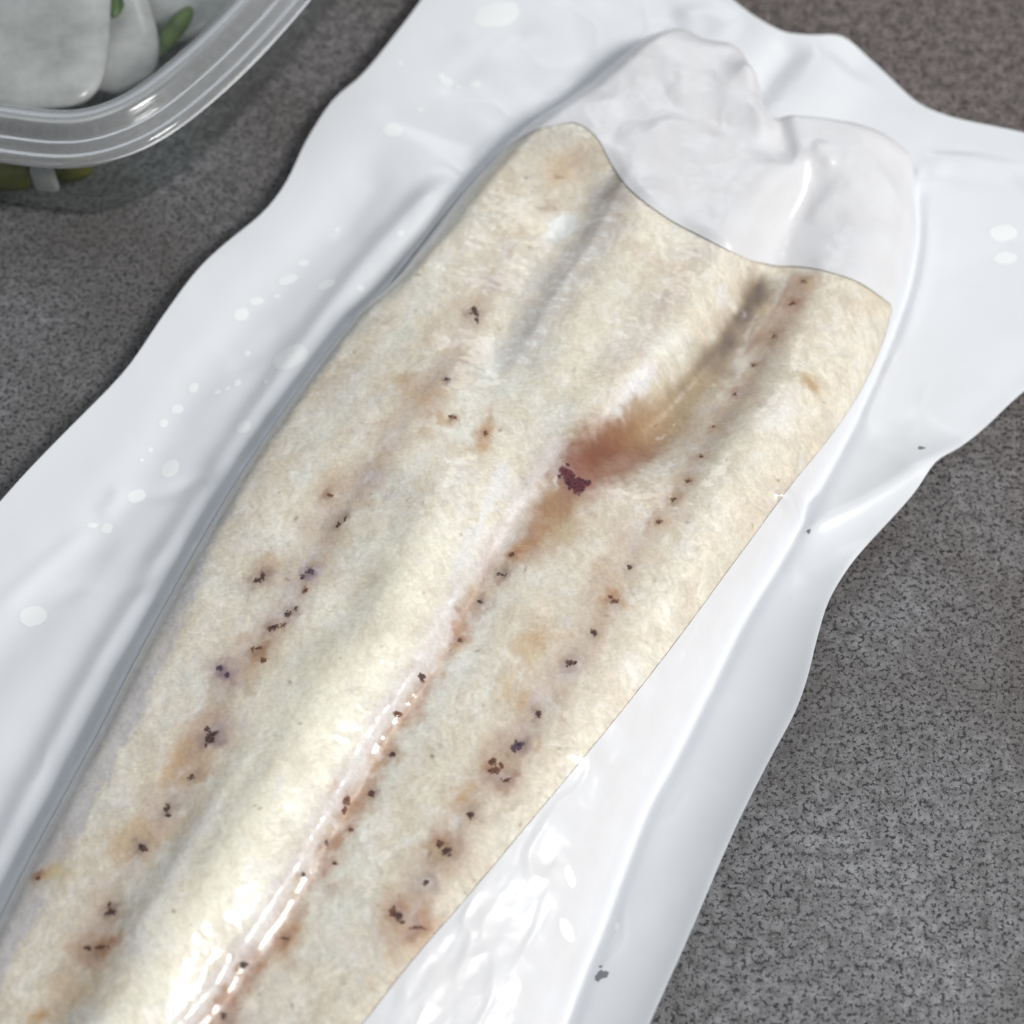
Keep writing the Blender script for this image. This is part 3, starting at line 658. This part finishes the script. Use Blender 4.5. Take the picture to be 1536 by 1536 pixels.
SPOTS = [(712,467,[(0,0,6,9,.4),(4,14,3,6,.2)],D),(671,569,[(0,0,5,3,0)],D),(676,625,[(0,0,4,3,.2),(6,2,3,2,0)],Rr),(728,650,[(0,0,3,4,0)],Rr),(495,743,[(0,0,6,2.5,-.5)],Rr),
 (518,778,[(0,0,2.5,5,-.3)],D),(508,788,[(0,0,3,5,-.5)],D),(391,868,[(-3,2,9,3,.5),(3,-5,4,5,0)],D),(466,857,[(0,0,6,4,-.3),(-12,9,4,4,0)],Vv),(458,886,[(0,0,3,5,-.5)],Rr),(432,922,[(0,0,6,5,.3),(12,-10,2.5,4,-.4)],D),(408,942,[(0,0,8,4,0),(6,-3,4,3,.4)],D),
 (425,938,[(0,0,5,2,.7)],Rr),(388,972,[(0,0,7,2,.3),(-9,3,2,4,.4),(6,18,4,6,.2)],Rr),(335,1004,[(-5,-2,6,4,-.5),(6,8,5,4,-.7)],Vv),(315,1103,[(0,4,7,9,.3),(6,-2,9,4,.2),(-5,-9,4,4,0),(-6,14,2,4,0)],D),(287,1166,[(0,0,4,5,-.3)],D),(252,1216,[(0,-3,4,7,-.3),(0,7,3.5,3.5,0)],D),
 (214,1272,[(0,0,7,5,-.3),(5,3,3,3,0)],D),(166,1367,[(3,1,6,4,-.2),(-4,3,6,2,.2),(-2,-9,1.5,5,-.3)],D),(132,1422,[(0,0,5,4,0)],D),(152,1421,[(0,0,9,2.5,.05)],Rr),(57,1317,[(0,0,4,3,0)],Rr),
 (1052,685,[(0,0,3,3,0)],Rr),(1070,640,[(0,0,2.5,3,0)],Rr),(1205,422,[(0,0,5,3,.6)],Rr),(1188,455,[(0,0,6,2.5,1)],Rr),(1160,505,[(0,0,7,2,1)],Rr),(1130,548,[(0,0,4,2.5,.9)],Rr),(1102,592,[(0,0,3,3,.5)],Rr),(1032,722,[(0,0,5,2,1)],Rr),(1010,750,[(0,0,6,2,1)],Rr),(988,782,[(0,0,5,3,.9)],Rr),(945,851,[(0,0,4,4,.8)],D),(922,902,[(0,0,6,3,-.4),(-6,-6,3,3,0)],Rr),(891,948,[(0,0,5,4,0),(1,4,2,4,.2)],D),(855,995,[(0,0,7,5,-.2)],D),(808,1071,[(0,0,5,5,.3)],D),(775,1119,[(0,0,8,6,.2),(8,-3,5,3,0),(-5,6,3,5,.5)],Vv),
 (777,1118,[(0,0,4,4,.3)],D),(742,1152,[(-3,-10,7,5,.5),(0,4,8,6,0),(10,-4,3,6,.5)],Rr),(760,1168,[(0,2,9,2.6,.3)],Rr),(706,1222,[(0,0,5,4,.2),(0,5,2,3,0)],D),(671,1277,[(0,0,8,6,.3)],D),(660,1266,[(0,0,6,5,-.8)],Rr),(639,1325,[(0,0,4,5,-.7)],D),(598,1375,[(0,0,6,7,.2),(6,8,4,3,0)],D),
 (590,1368,[(0,0,5,7,.2)],Rr),(625,1392,[(0,0,10,2.4,.12)],Rr),(690,960,[(0,0,4,3,-.4)],Rr),(632,1017,[(0,0,5,5,.4)],D),(596,1072,[(0,0,8,3,.3)],Rr),(588,1132,[(0,0,5,5,-.6)],D),(520,1205,[(0,-3,4,8,-.4),(-2,9,3,4,0)],Rr),(556,1190,[(0,0,6,4,0)],D),(516,1218,[(0,0,3,4,0)],Rr),(527,1245,[(0,0,4,3,.2)],Rr),
 (490,1264,[(0,0,3,4,0)],D),(455,1312,[(0,0,3,3,0)],D),(502,1295,[(0,0,3,3,0)],Rr),(428,1408,[(0,0,6,2,-.3)],Rr),(366,1448,[(0,0,6,4,.4)],D),(336,1524,[(0,0,5,4,0)],D),(768,832,[(0,0,5,3,.5)],Rr),(720,903,[(0,0,6,1.8,-.3)],D),(752,862,[(0,0,8,1.5,-.5)],D),(810,1372,[(0,0,0.1,0.1,0)],D)]
r4 = random.Random(31)
for (x, y, bits, m) in SPOTS[:-1]:
    w = max(max(b[2], b[3]) for b in bits)
    hc = {M_BLOOD: (0.50, 0.36, 0.28), M_BLOODR: (0.55, 0.31, 0.18), M_BLOODV: (0.45, 0.33, 0.36)}[m]
    spot(x, y, w * 2.6 + 4, w * 2.1 + 3, r4.uniform(.3, 1.2), hc, r4.choice([.15, .3, .45, .7])); spot(x, y, w * 1.5 + 1.5, w * 1.2 + 1.5, .6, tuple(q * .55 for q in hc), .6)
# ragged rusty crease just right of the seam
r3 = random.Random(23); SQ = spline(SE, 12)
for q in SQ:
    if not (-20 < q[0] < 730 and q[1] < 1560): continue
    for k in range(3):
        o = abs(r3.gauss(10, 14)) + 17
        c = r3.choice([(0.44,0.25,0.15),(0.50,0.31,0.19),(0.40,0.22,0.16),(0.56,0.38,0.25),(0.52,0.38,0.33)])
        a = r3.uniform(2.5, 8.5) * (1.3 if o < 22 else .7)
        spot(q[0] + o * .92 + r3.uniform(-3, 3), q[1] + o * .4 + r3.uniform(-6, 6), a * r3.uniform(1, 2.2), a, r3.uniform(.4, 1.4), c, r3.uniform(.08, .5))
band([(p[0] + 7, p[1] + 3) for p in SE], 12, 11, (0.80,0.735,0.71), .85, 19, 3, .8, 88)
for base_c in (LATL, LATR):
    for q in spline(base_c, 8):
        for k in range(2):
            a = r3.uniform(3, 11); spot(q[0] + r3.gauss(0, 16), q[1] + r3.gauss(0, 16), a * r3.uniform(1, 2), a, r3.uniform(0, 3), r3.choice([TAN, (0.60,0.46,0.36), (0.58,0.44,0.30), LIL, (0.55,0.42,0.36)]), r3.uniform(.15, .5))
# scattered pin specks and short hairline vessels in the surface
r2 = random.Random(11)
for k in range(150):
    t = r2.random(); side = r2.choice((0, 1)); base_c = (LATL, LATR)[side]
    px = r2.uniform(20, 1300); py = r2.uniform(250, 1530)
    c = r2.choice([(0.20,0.15,0.11),(0.30,0.22,0.16),(0.42,0.30,0.20),(0.30,0.28,0.24)])
    a = r2.uniform(1.2, 2.6); spot(px, py, a * r2.uniform(1, 2.6), a, r2.uniform(0, 3.1), c, r2.uniform(.3, .8), 1, 0)
for k in range(60):
    spot(r2.uniform(20, 1300), r2.uniform(250, 1530), r2.uniform(5, 13), r2.uniform(3, 7), r2.uniform(.5, 1.4), r2.choice([WHT, WHT, LIL]), r2.uniform(.3, .7), 1)
sk = fbm((u2 + wx) * 1.0, (v2 + wy) * .34, 4.2, 4, 67, .62); sk2 = fbm((u2 + .6 * wx) * 1.0 + v2 * .3, (v2 + .6 * wy) * .5, 2.4, 4, 68, .65)
keep = np.clip((C.mean(-1) - .42) / .2, 0, 1)
tint(sstep(.30, .85, sk) * keep, (0.885, 0.87, 0.83), .30); tint(sstep(.25, .85, -sk) * keep, (0.66, 0.55, 0.415), .32)
tint(sstep(.40, .9, sk2) * keep, (0.89, 0.875, 0.845), .28); tint(sstep(.40, .9, -sk2) * keep, (0.60, 0.50, 0.385), .18)
fz = fbm((u2 + wx2) * .55 + (v2 + wy2) * 1.0, ((v2 + wy2) * .45 - (u2 + wx2)) * .28, .62, 2, 69)
C *= (1 + 0.06 * fz)[..., None]
np.clip(C, 0.01, 0.92, out=C)

fine2 = 0.05 * fib * zone + 0.05 * fib2 * (1 - zone) + 0.05 * fbm(X2, Y2, 2.2, 3, 90) 
Zf = Z2 + np.clip(fine2, -.25, .12)
v, f, used = sheet(X2, Y2, Zf, df2 - 1.3)
flesh = mesh_obj("flesh", v, f, M_FLESH, fish)
ca_ = flesh.data.color_attributes.new("flesh_colour", 'FLOAT_COLOR', 'POINT')
NV = X2.size; cf = C.reshape(-1, 3)
# points cut on the border take the colour of the nearest grid point
src = used.copy(); brd = np.where(used >= NV)[0]
if len(brd):
    q = v[brd][:, :2] / MM - ORG; bi = np.clip(np.round((q @ nx - U2[0]) / fs_).astype(int), 0, len(U2) - 1); bj = np.clip(np.round((q @ ax - V2[0]) / fs_).astype(int), 0, len(V2) - 1)
    src[brd] = bi * len(V2) + bj
rgba = np.ones((len(v), 4), np.float32); rgba[:, :3] = cf[src]
ca_.data.foreach_set("color", rgba.ravel())

def clump(px, py, bits, m, seed, name="blood_spot", lift=.10, dome=.08):
    """a dried spot: a few ragged lobes grown together into one mesh"""
    r = random.Random(seed); vs = []; fs = []; qs = []
    more = []
    for (dx, dy, a, b, g) in bits:
        for q in range(3):
            th = r.uniform(0, 6.28); k = r.uniform(.6, 1.25); more.append((dx + a * k * math.cos(th), dy + b * k * math.sin(th), max(1.0, a * r.uniform(.25, .5)), max(1.0, b * r.uniform(.25, .5)), r.uniform(0, 3)))
    for (dx, dy, a, b, g) in list(bits) + (more if max(q[2] for q in bits) > 2.6 else []):
        p = surf(px + dx, py + dy); o = blob(p, a * PX * 1.0, b * PX * 1.15, g, H, lift, dome, .24, r.randint(0, 9999), m, "tmp", None, 3, 14, r.choice((3, 4, 5)))
        n0 = len(vs); vs += [tuple(w.co) for w in o.data.vertices]; fs += [[i + n0 for i in q.vertices] for q in o.data.polygons]; qs += [w.value for w in o.data.attributes['cover'].data]
        md = o.data; bpy.data.objects.remove(o); bpy.data.meshes.remove(md)
    o = mesh_obj(name, vs, fs, m, fish)
    o.data.attributes.new('cover', 'FLOAT', 'POINT').data.foreach_set('value', qs)
    return o
for k, (x, y, bits, m) in enumerate(SPOTS[:-1]): clump(x, y, bits, m, 300 + k)
cl = clump(862, 722, [(-14,-14,11,9,-.5),(-8,-2,10,10,.2),(6,8,14,12,.3),(14,4,9,8,0),(-2,2,10,9,.4)], M_CLOT, 500, "blood_clot", .1, .12)
cl["label"] = "dark red clot where the two halves meet"

# ------------------------------------------------------------------ covered glass dish, top left
dish = thing("food_container", "clear lidded food container holding pale slices and green leaves, beside the white pouch", "container")
M_GLASS, nt, P = plain("clear_glass", (0.97, 0.985, 0.98), 0.02); P.inputs["Transmission Weight"].default_value = 1.0; P.inputs["IOR"].default_value = 1.5
M_LID, nt, P = plain("clear_plastic_rim", (1.0, 1.0, 1.0), 0.10); P.inputs["Transmission Weight"].default_value = 0.92; P.inputs["IOR"].default_value = 1.5
M_PANEL = bpy.data.materials.new("thin_clear_lid"); M_PANEL.use_nodes = True; nt = M_PANEL.node_tree; nt.nodes.clear()
out = nt.nodes.new("ShaderNodeOutputMaterial"); mx = nt.nodes.new("ShaderNodeMixShader"); tr = nt.nodes.new("ShaderNodeBsdfTransparent"); gl = nt.nodes.new("ShaderNodeBsdfGlossy")
gl.inputs["Roughness"].default_value = 0.15
tr.inputs[0].default_value = (0.95, 0.96, 0.96, 1)
link(nt, schlick(nt, 0.06), mx.inputs[0]); link(nt, tr.outputs[0], mx.inputs[1]); link(nt, gl.outputs[0], mx.inputs[2]); link(nt, mx.outputs[0], out.inputs[0])
M_BOWL = M_PANEL.copy(); M_BOWL.name = "bowl_glass"
for q in M_BOWL.node_tree.nodes:
    if q.type == 'BSDF_TRANSPARENT': q.inputs[0].default_value = (0.91, 0.93, 0.92, 1)
    if q.type == 'BSDF_GLOSSY': q.inputs["Roughness"].default_value = 0.05
ZR = 38.0
edge_px = [(-260,196),(-160,215),(-70,230),(0,240),(60,248),(125,248),(190,232),(250,203),(310,158),(370,103),(425,45),(470,-8),(540,-95)]
E = np.array([at(x, y, ZR) for x, y in edge_px])
# close the oval on the side outside the picture
back = [at(660,-260,ZR), at(740,-460,ZR), at(700,-640,ZR), at(520,-740,ZR), at(200,-700,ZR), at(-150,-560,ZR), at(-420,-300,ZR), at(-520,-30,ZR), at(-430,130,ZR)]
path = spline(list(E) + back, 8, True)
cen = path.mean(0)
def offset(poly, d):
    t = np.roll(poly, -1, 0) - np.roll(poly, 1, 0); t /= np.linalg.norm(t, axis=1)[:, None]
    nrm = np.column_stack([t[:, 1], -t[:, 0]])
    if np.sum((poly - cen) * nrm) < 0: nrm = -nrm
    return poly + nrm * d
for _ in range(12): path = 0.5 * path + 0.25 * (np.roll(path, 1, 0) + np.roll(path, -1, 0))
def sweep(name, profile, m, parent, closed=True):
    """profile: (offset outwards, z) in mm swept round the rim"""
    n = len(path); vs = []; fs = []; k = len(profile)
    for (o, z) in profile: vs += [(p[0], p[1], z) for p in offset(path, o)]
    for a in range(k if closed else k - 1):
        b = (a + 1) % k
        for i in range(n): fs.append((a * n + i, a * n + (i + 1) % n, b * n + (i + 1) % n, b * n + i))
    return mesh_obj(name, np.array(vs) * MM, fs, m, parent)
def rounded(pts, n=3): return [tuple(p) for p in spline(pts, n, True)]
rim = sweep("lid_rim", rounded([(-17,ZR+.5),(-16.4,ZR+3.5),(-14.5,ZR+5.4),(-12,ZR+6),(-9.6,ZR+5.3),(-8,ZR+3.4),(-7,ZR+2.2),(-5.6,ZR+2.4),(-4.4,ZR+1.6),(-2.8,ZR+1.2),(-1.6,ZR+1.5),(-.4,ZR+.8),(0,ZR-.4),(-.6,ZR-1.6),(-4,ZR-.6),(-7,ZR+.2),(-9,ZR+2.2),(-11,ZR+3.6),(-13,ZR+3.2),(-15,ZR+1.2),(-16,ZR-.8)]), M_LID, dish)
inner = offset(path, -16.3); n = len(inner)
pv = [(p[0], p[1], ZR + .6) for p in inner] + [(cen[0], cen[1], ZR + .6)]
mesh_obj("lid_panel", np.array(pv) * MM, [(i, (i + 1) % n, n) for i in range(n)], M_PANEL, dish)
body = sweep("bowl", [(-3.5,ZR-1.6),(-4.5,ZR-3),(-6,ZR-6),(-8,24),(-10,12),(-12,4),(-15,0.6),(-30,0.6)], M_BOWL, dish, False)
fl_in = offset(path, -30); fv_ = [(p[0], p[1], 0.6) for p in fl_in] + [(cen[0], cen[1], 0.6)]
mesh_obj("bowl_floor", np.array(fv_) * MM, [(i, (i + 1) % n, n) for i in range(n)], M_BOWL, dish)
def rbox(name, c, sx, sy, sz, rz, m, parent, r=1.2):
    import bmesh
    bm = bmesh.new(); bmesh.ops.create_cube(bm, size=1)
    for q in bm.verts: q.co = Vector((q.co.x * sx, q.co.y * sy, q.co.z * sz))
    bmesh.ops.bevel(bm, geom=bm.edges[:], offset=r, segments=3, affect='EDGES', profile=.5)
    bm.transform(Matrix.Translation(Vector(c)) @ Matrix.Rotation(rz, 4, 'Z')); bm.transform(Matrix.Scale(MM, 4))
    me = bpy.data.meshes.new(name); bm.to_mesh(me); bm.free(); me.materials.append(m)
    for p in me.polygons: p.use_smooth = True
    o = bpy.data.objects.new(name, me); COL.objects.link(o); o.parent = parent; return o
M_LATCH, nt, P = plain("milky_plastic", (0.50, 0.52, 0.50), 0.30); P.inputs["Transmission Weight"].default_value = 0.6
lp = at(68, 272, 24); rbox("latch", (lp[0], lp[1], 25), 7, 2.6, 9, -.12, M_LATCH, dish)

# what is in the dish
M_SLICE, nt, P = mat("pale_slice")
tc = nt.nodes.new("ShaderNodeTexCoord").outputs["Object"]
cc = ramp(nt, nz(70, 5, .65), [(0.3, (0.32, 0.325, 0.31)), (0.7, (0.54, 0.545, 0.53))]).outputs[0]; link(nt, cc, P.inputs["Base Color"])
P.inputs["Roughness"].default_value = .4; 
P.inputs["Roughness"].default_value = .25
def slab(name, px, z, thick, m, label, cat, tiltx=0, group=None):
    """a cut slice: rounded outline measured at height z, domed faces, real thickness"""
    base_ = spline([at(x, y, z) for x, y in px], 6, True); c = base_.mean(0); n = len(base_); vs = []; fs = []
    layers = [(.90, -thick / 2), (1.0, -thick * .2), (1.0, thick * .2), (.93, thick / 2), (.6, thick / 2 + .8), (.25, thick / 2 + 1.1)]
    for (s, dz) in layers:
        for p in base_:
            q = c + (p - c) * s; vs.append((q[0], q[1], z + dz + tiltx * (q[1] - c[1])))
    vs.append((c[0], c[1], z + thick / 2 + 1.2)); vs.append((c[0], c[1], z - thick / 2))
    for a in range(len(layers) - 1):
        for i in range(n): fs.append((a * n + i, a * n + (i + 1) % n, (a + 1) * n + (i + 1) % n, (a + 1) * n + i))
    L = (len(layers) - 1) * n; t = len(layers) * n
    for i in range(n): fs.append((L + i, L + (i + 1) % n, t)); fs.append(((i + 1) % n, i, t + 1))
    o = mesh_obj(name, np.array(vs) * MM, fs, m); o["label"] = label; o["category"] = cat
    if group: o["group"] = group
    return o
slab("pale_slice", [(-150,40),(-150,-120),(0,-160),(120,-110),(163,-40),(165,30),(160,90),(148,128),(118,152),(60,160),(0,158),(-80,130)], 31, 4, M_SLICE, "largest pale translucent slice, lying uppermost against the container lid", "food slice", .02, "pale slices in the container")
slab("pale_slice", [(90,-90),(150,-110),(200,-60),(225,10),(238,60),(232,100),(205,122),(165,135),(110,110),(80,40)], 22, 4, M_SLICE, "smaller pale slice tucked under the largest one in the container", "food slice", .03, "pale slices in the container")
slab("pale_slice", [(190,-160),(280,-170),(370,-120),(390,-40),(340,20),(270,60),(220,30),(190,-60)], 12, 5, M_SLICE, "pale slice at the right end of the clear container, beside the long leaf", "food slice", 0, "pale slices in the container")
M_LEAF, nt, P = mat("green_leaf"); tc = nt.nodes.new("ShaderNodeTexCoord").outputs["Object"]
cc = ramp(nt, nz(180, 3), [(0.35, (0.030, 0.075, 0.018)), (0.65, (0.10, 0.16, 0.03))]).outputs[0]; link(nt, cc, P.inputs["Base Color"]); P.inputs["Roughness"].default_value = .45
LG = "green pieces in the container"
slab("herb_leaf", [(228,70),(240,48),(262,22),(284,10),(290,22),(276,48),(252,76),(236,84)], 20, 1.4, M_LEAF, "long dark green leaf lying along the container's curved right wall", "leaf", 0, LG)
slab("herb_leaf", [(164,-4),(178,-10),(186,6),(178,22),(166,24)], 29, 1.2, M_LEAF, "small green leaf tip between the two front pale slices", "leaf", 0, LG)
M_YEL, nt, P = mat("olive_green_rind"); tc = nt.nodes.new("ShaderNodeTexCoord").outputs["Object"]
cc = ramp(nt, nz(120, 3), [(0.35, (0.05, 0.06, 0.008)), (0.65, (0.15, 0.155, 0.02))]).outputs[0]; link(nt, cc, P.inputs["Base Color"])
slab("green_stalk", [(-60,238),(0,246),(36,256),(44,270),(20,277),(-40,268)], 9, 7, M_YEL, "olive green stem pressed against the container wall at the picture's left edge", "vegetable", 0, LG)
slab("green_stalk", [(78,246),(110,244),(134,240),(138,250),(118,261),(85,264)], 10, 6, M_YEL, "short yellow-green stem low in the container, right of its latch", "vegetable", 0, LG)
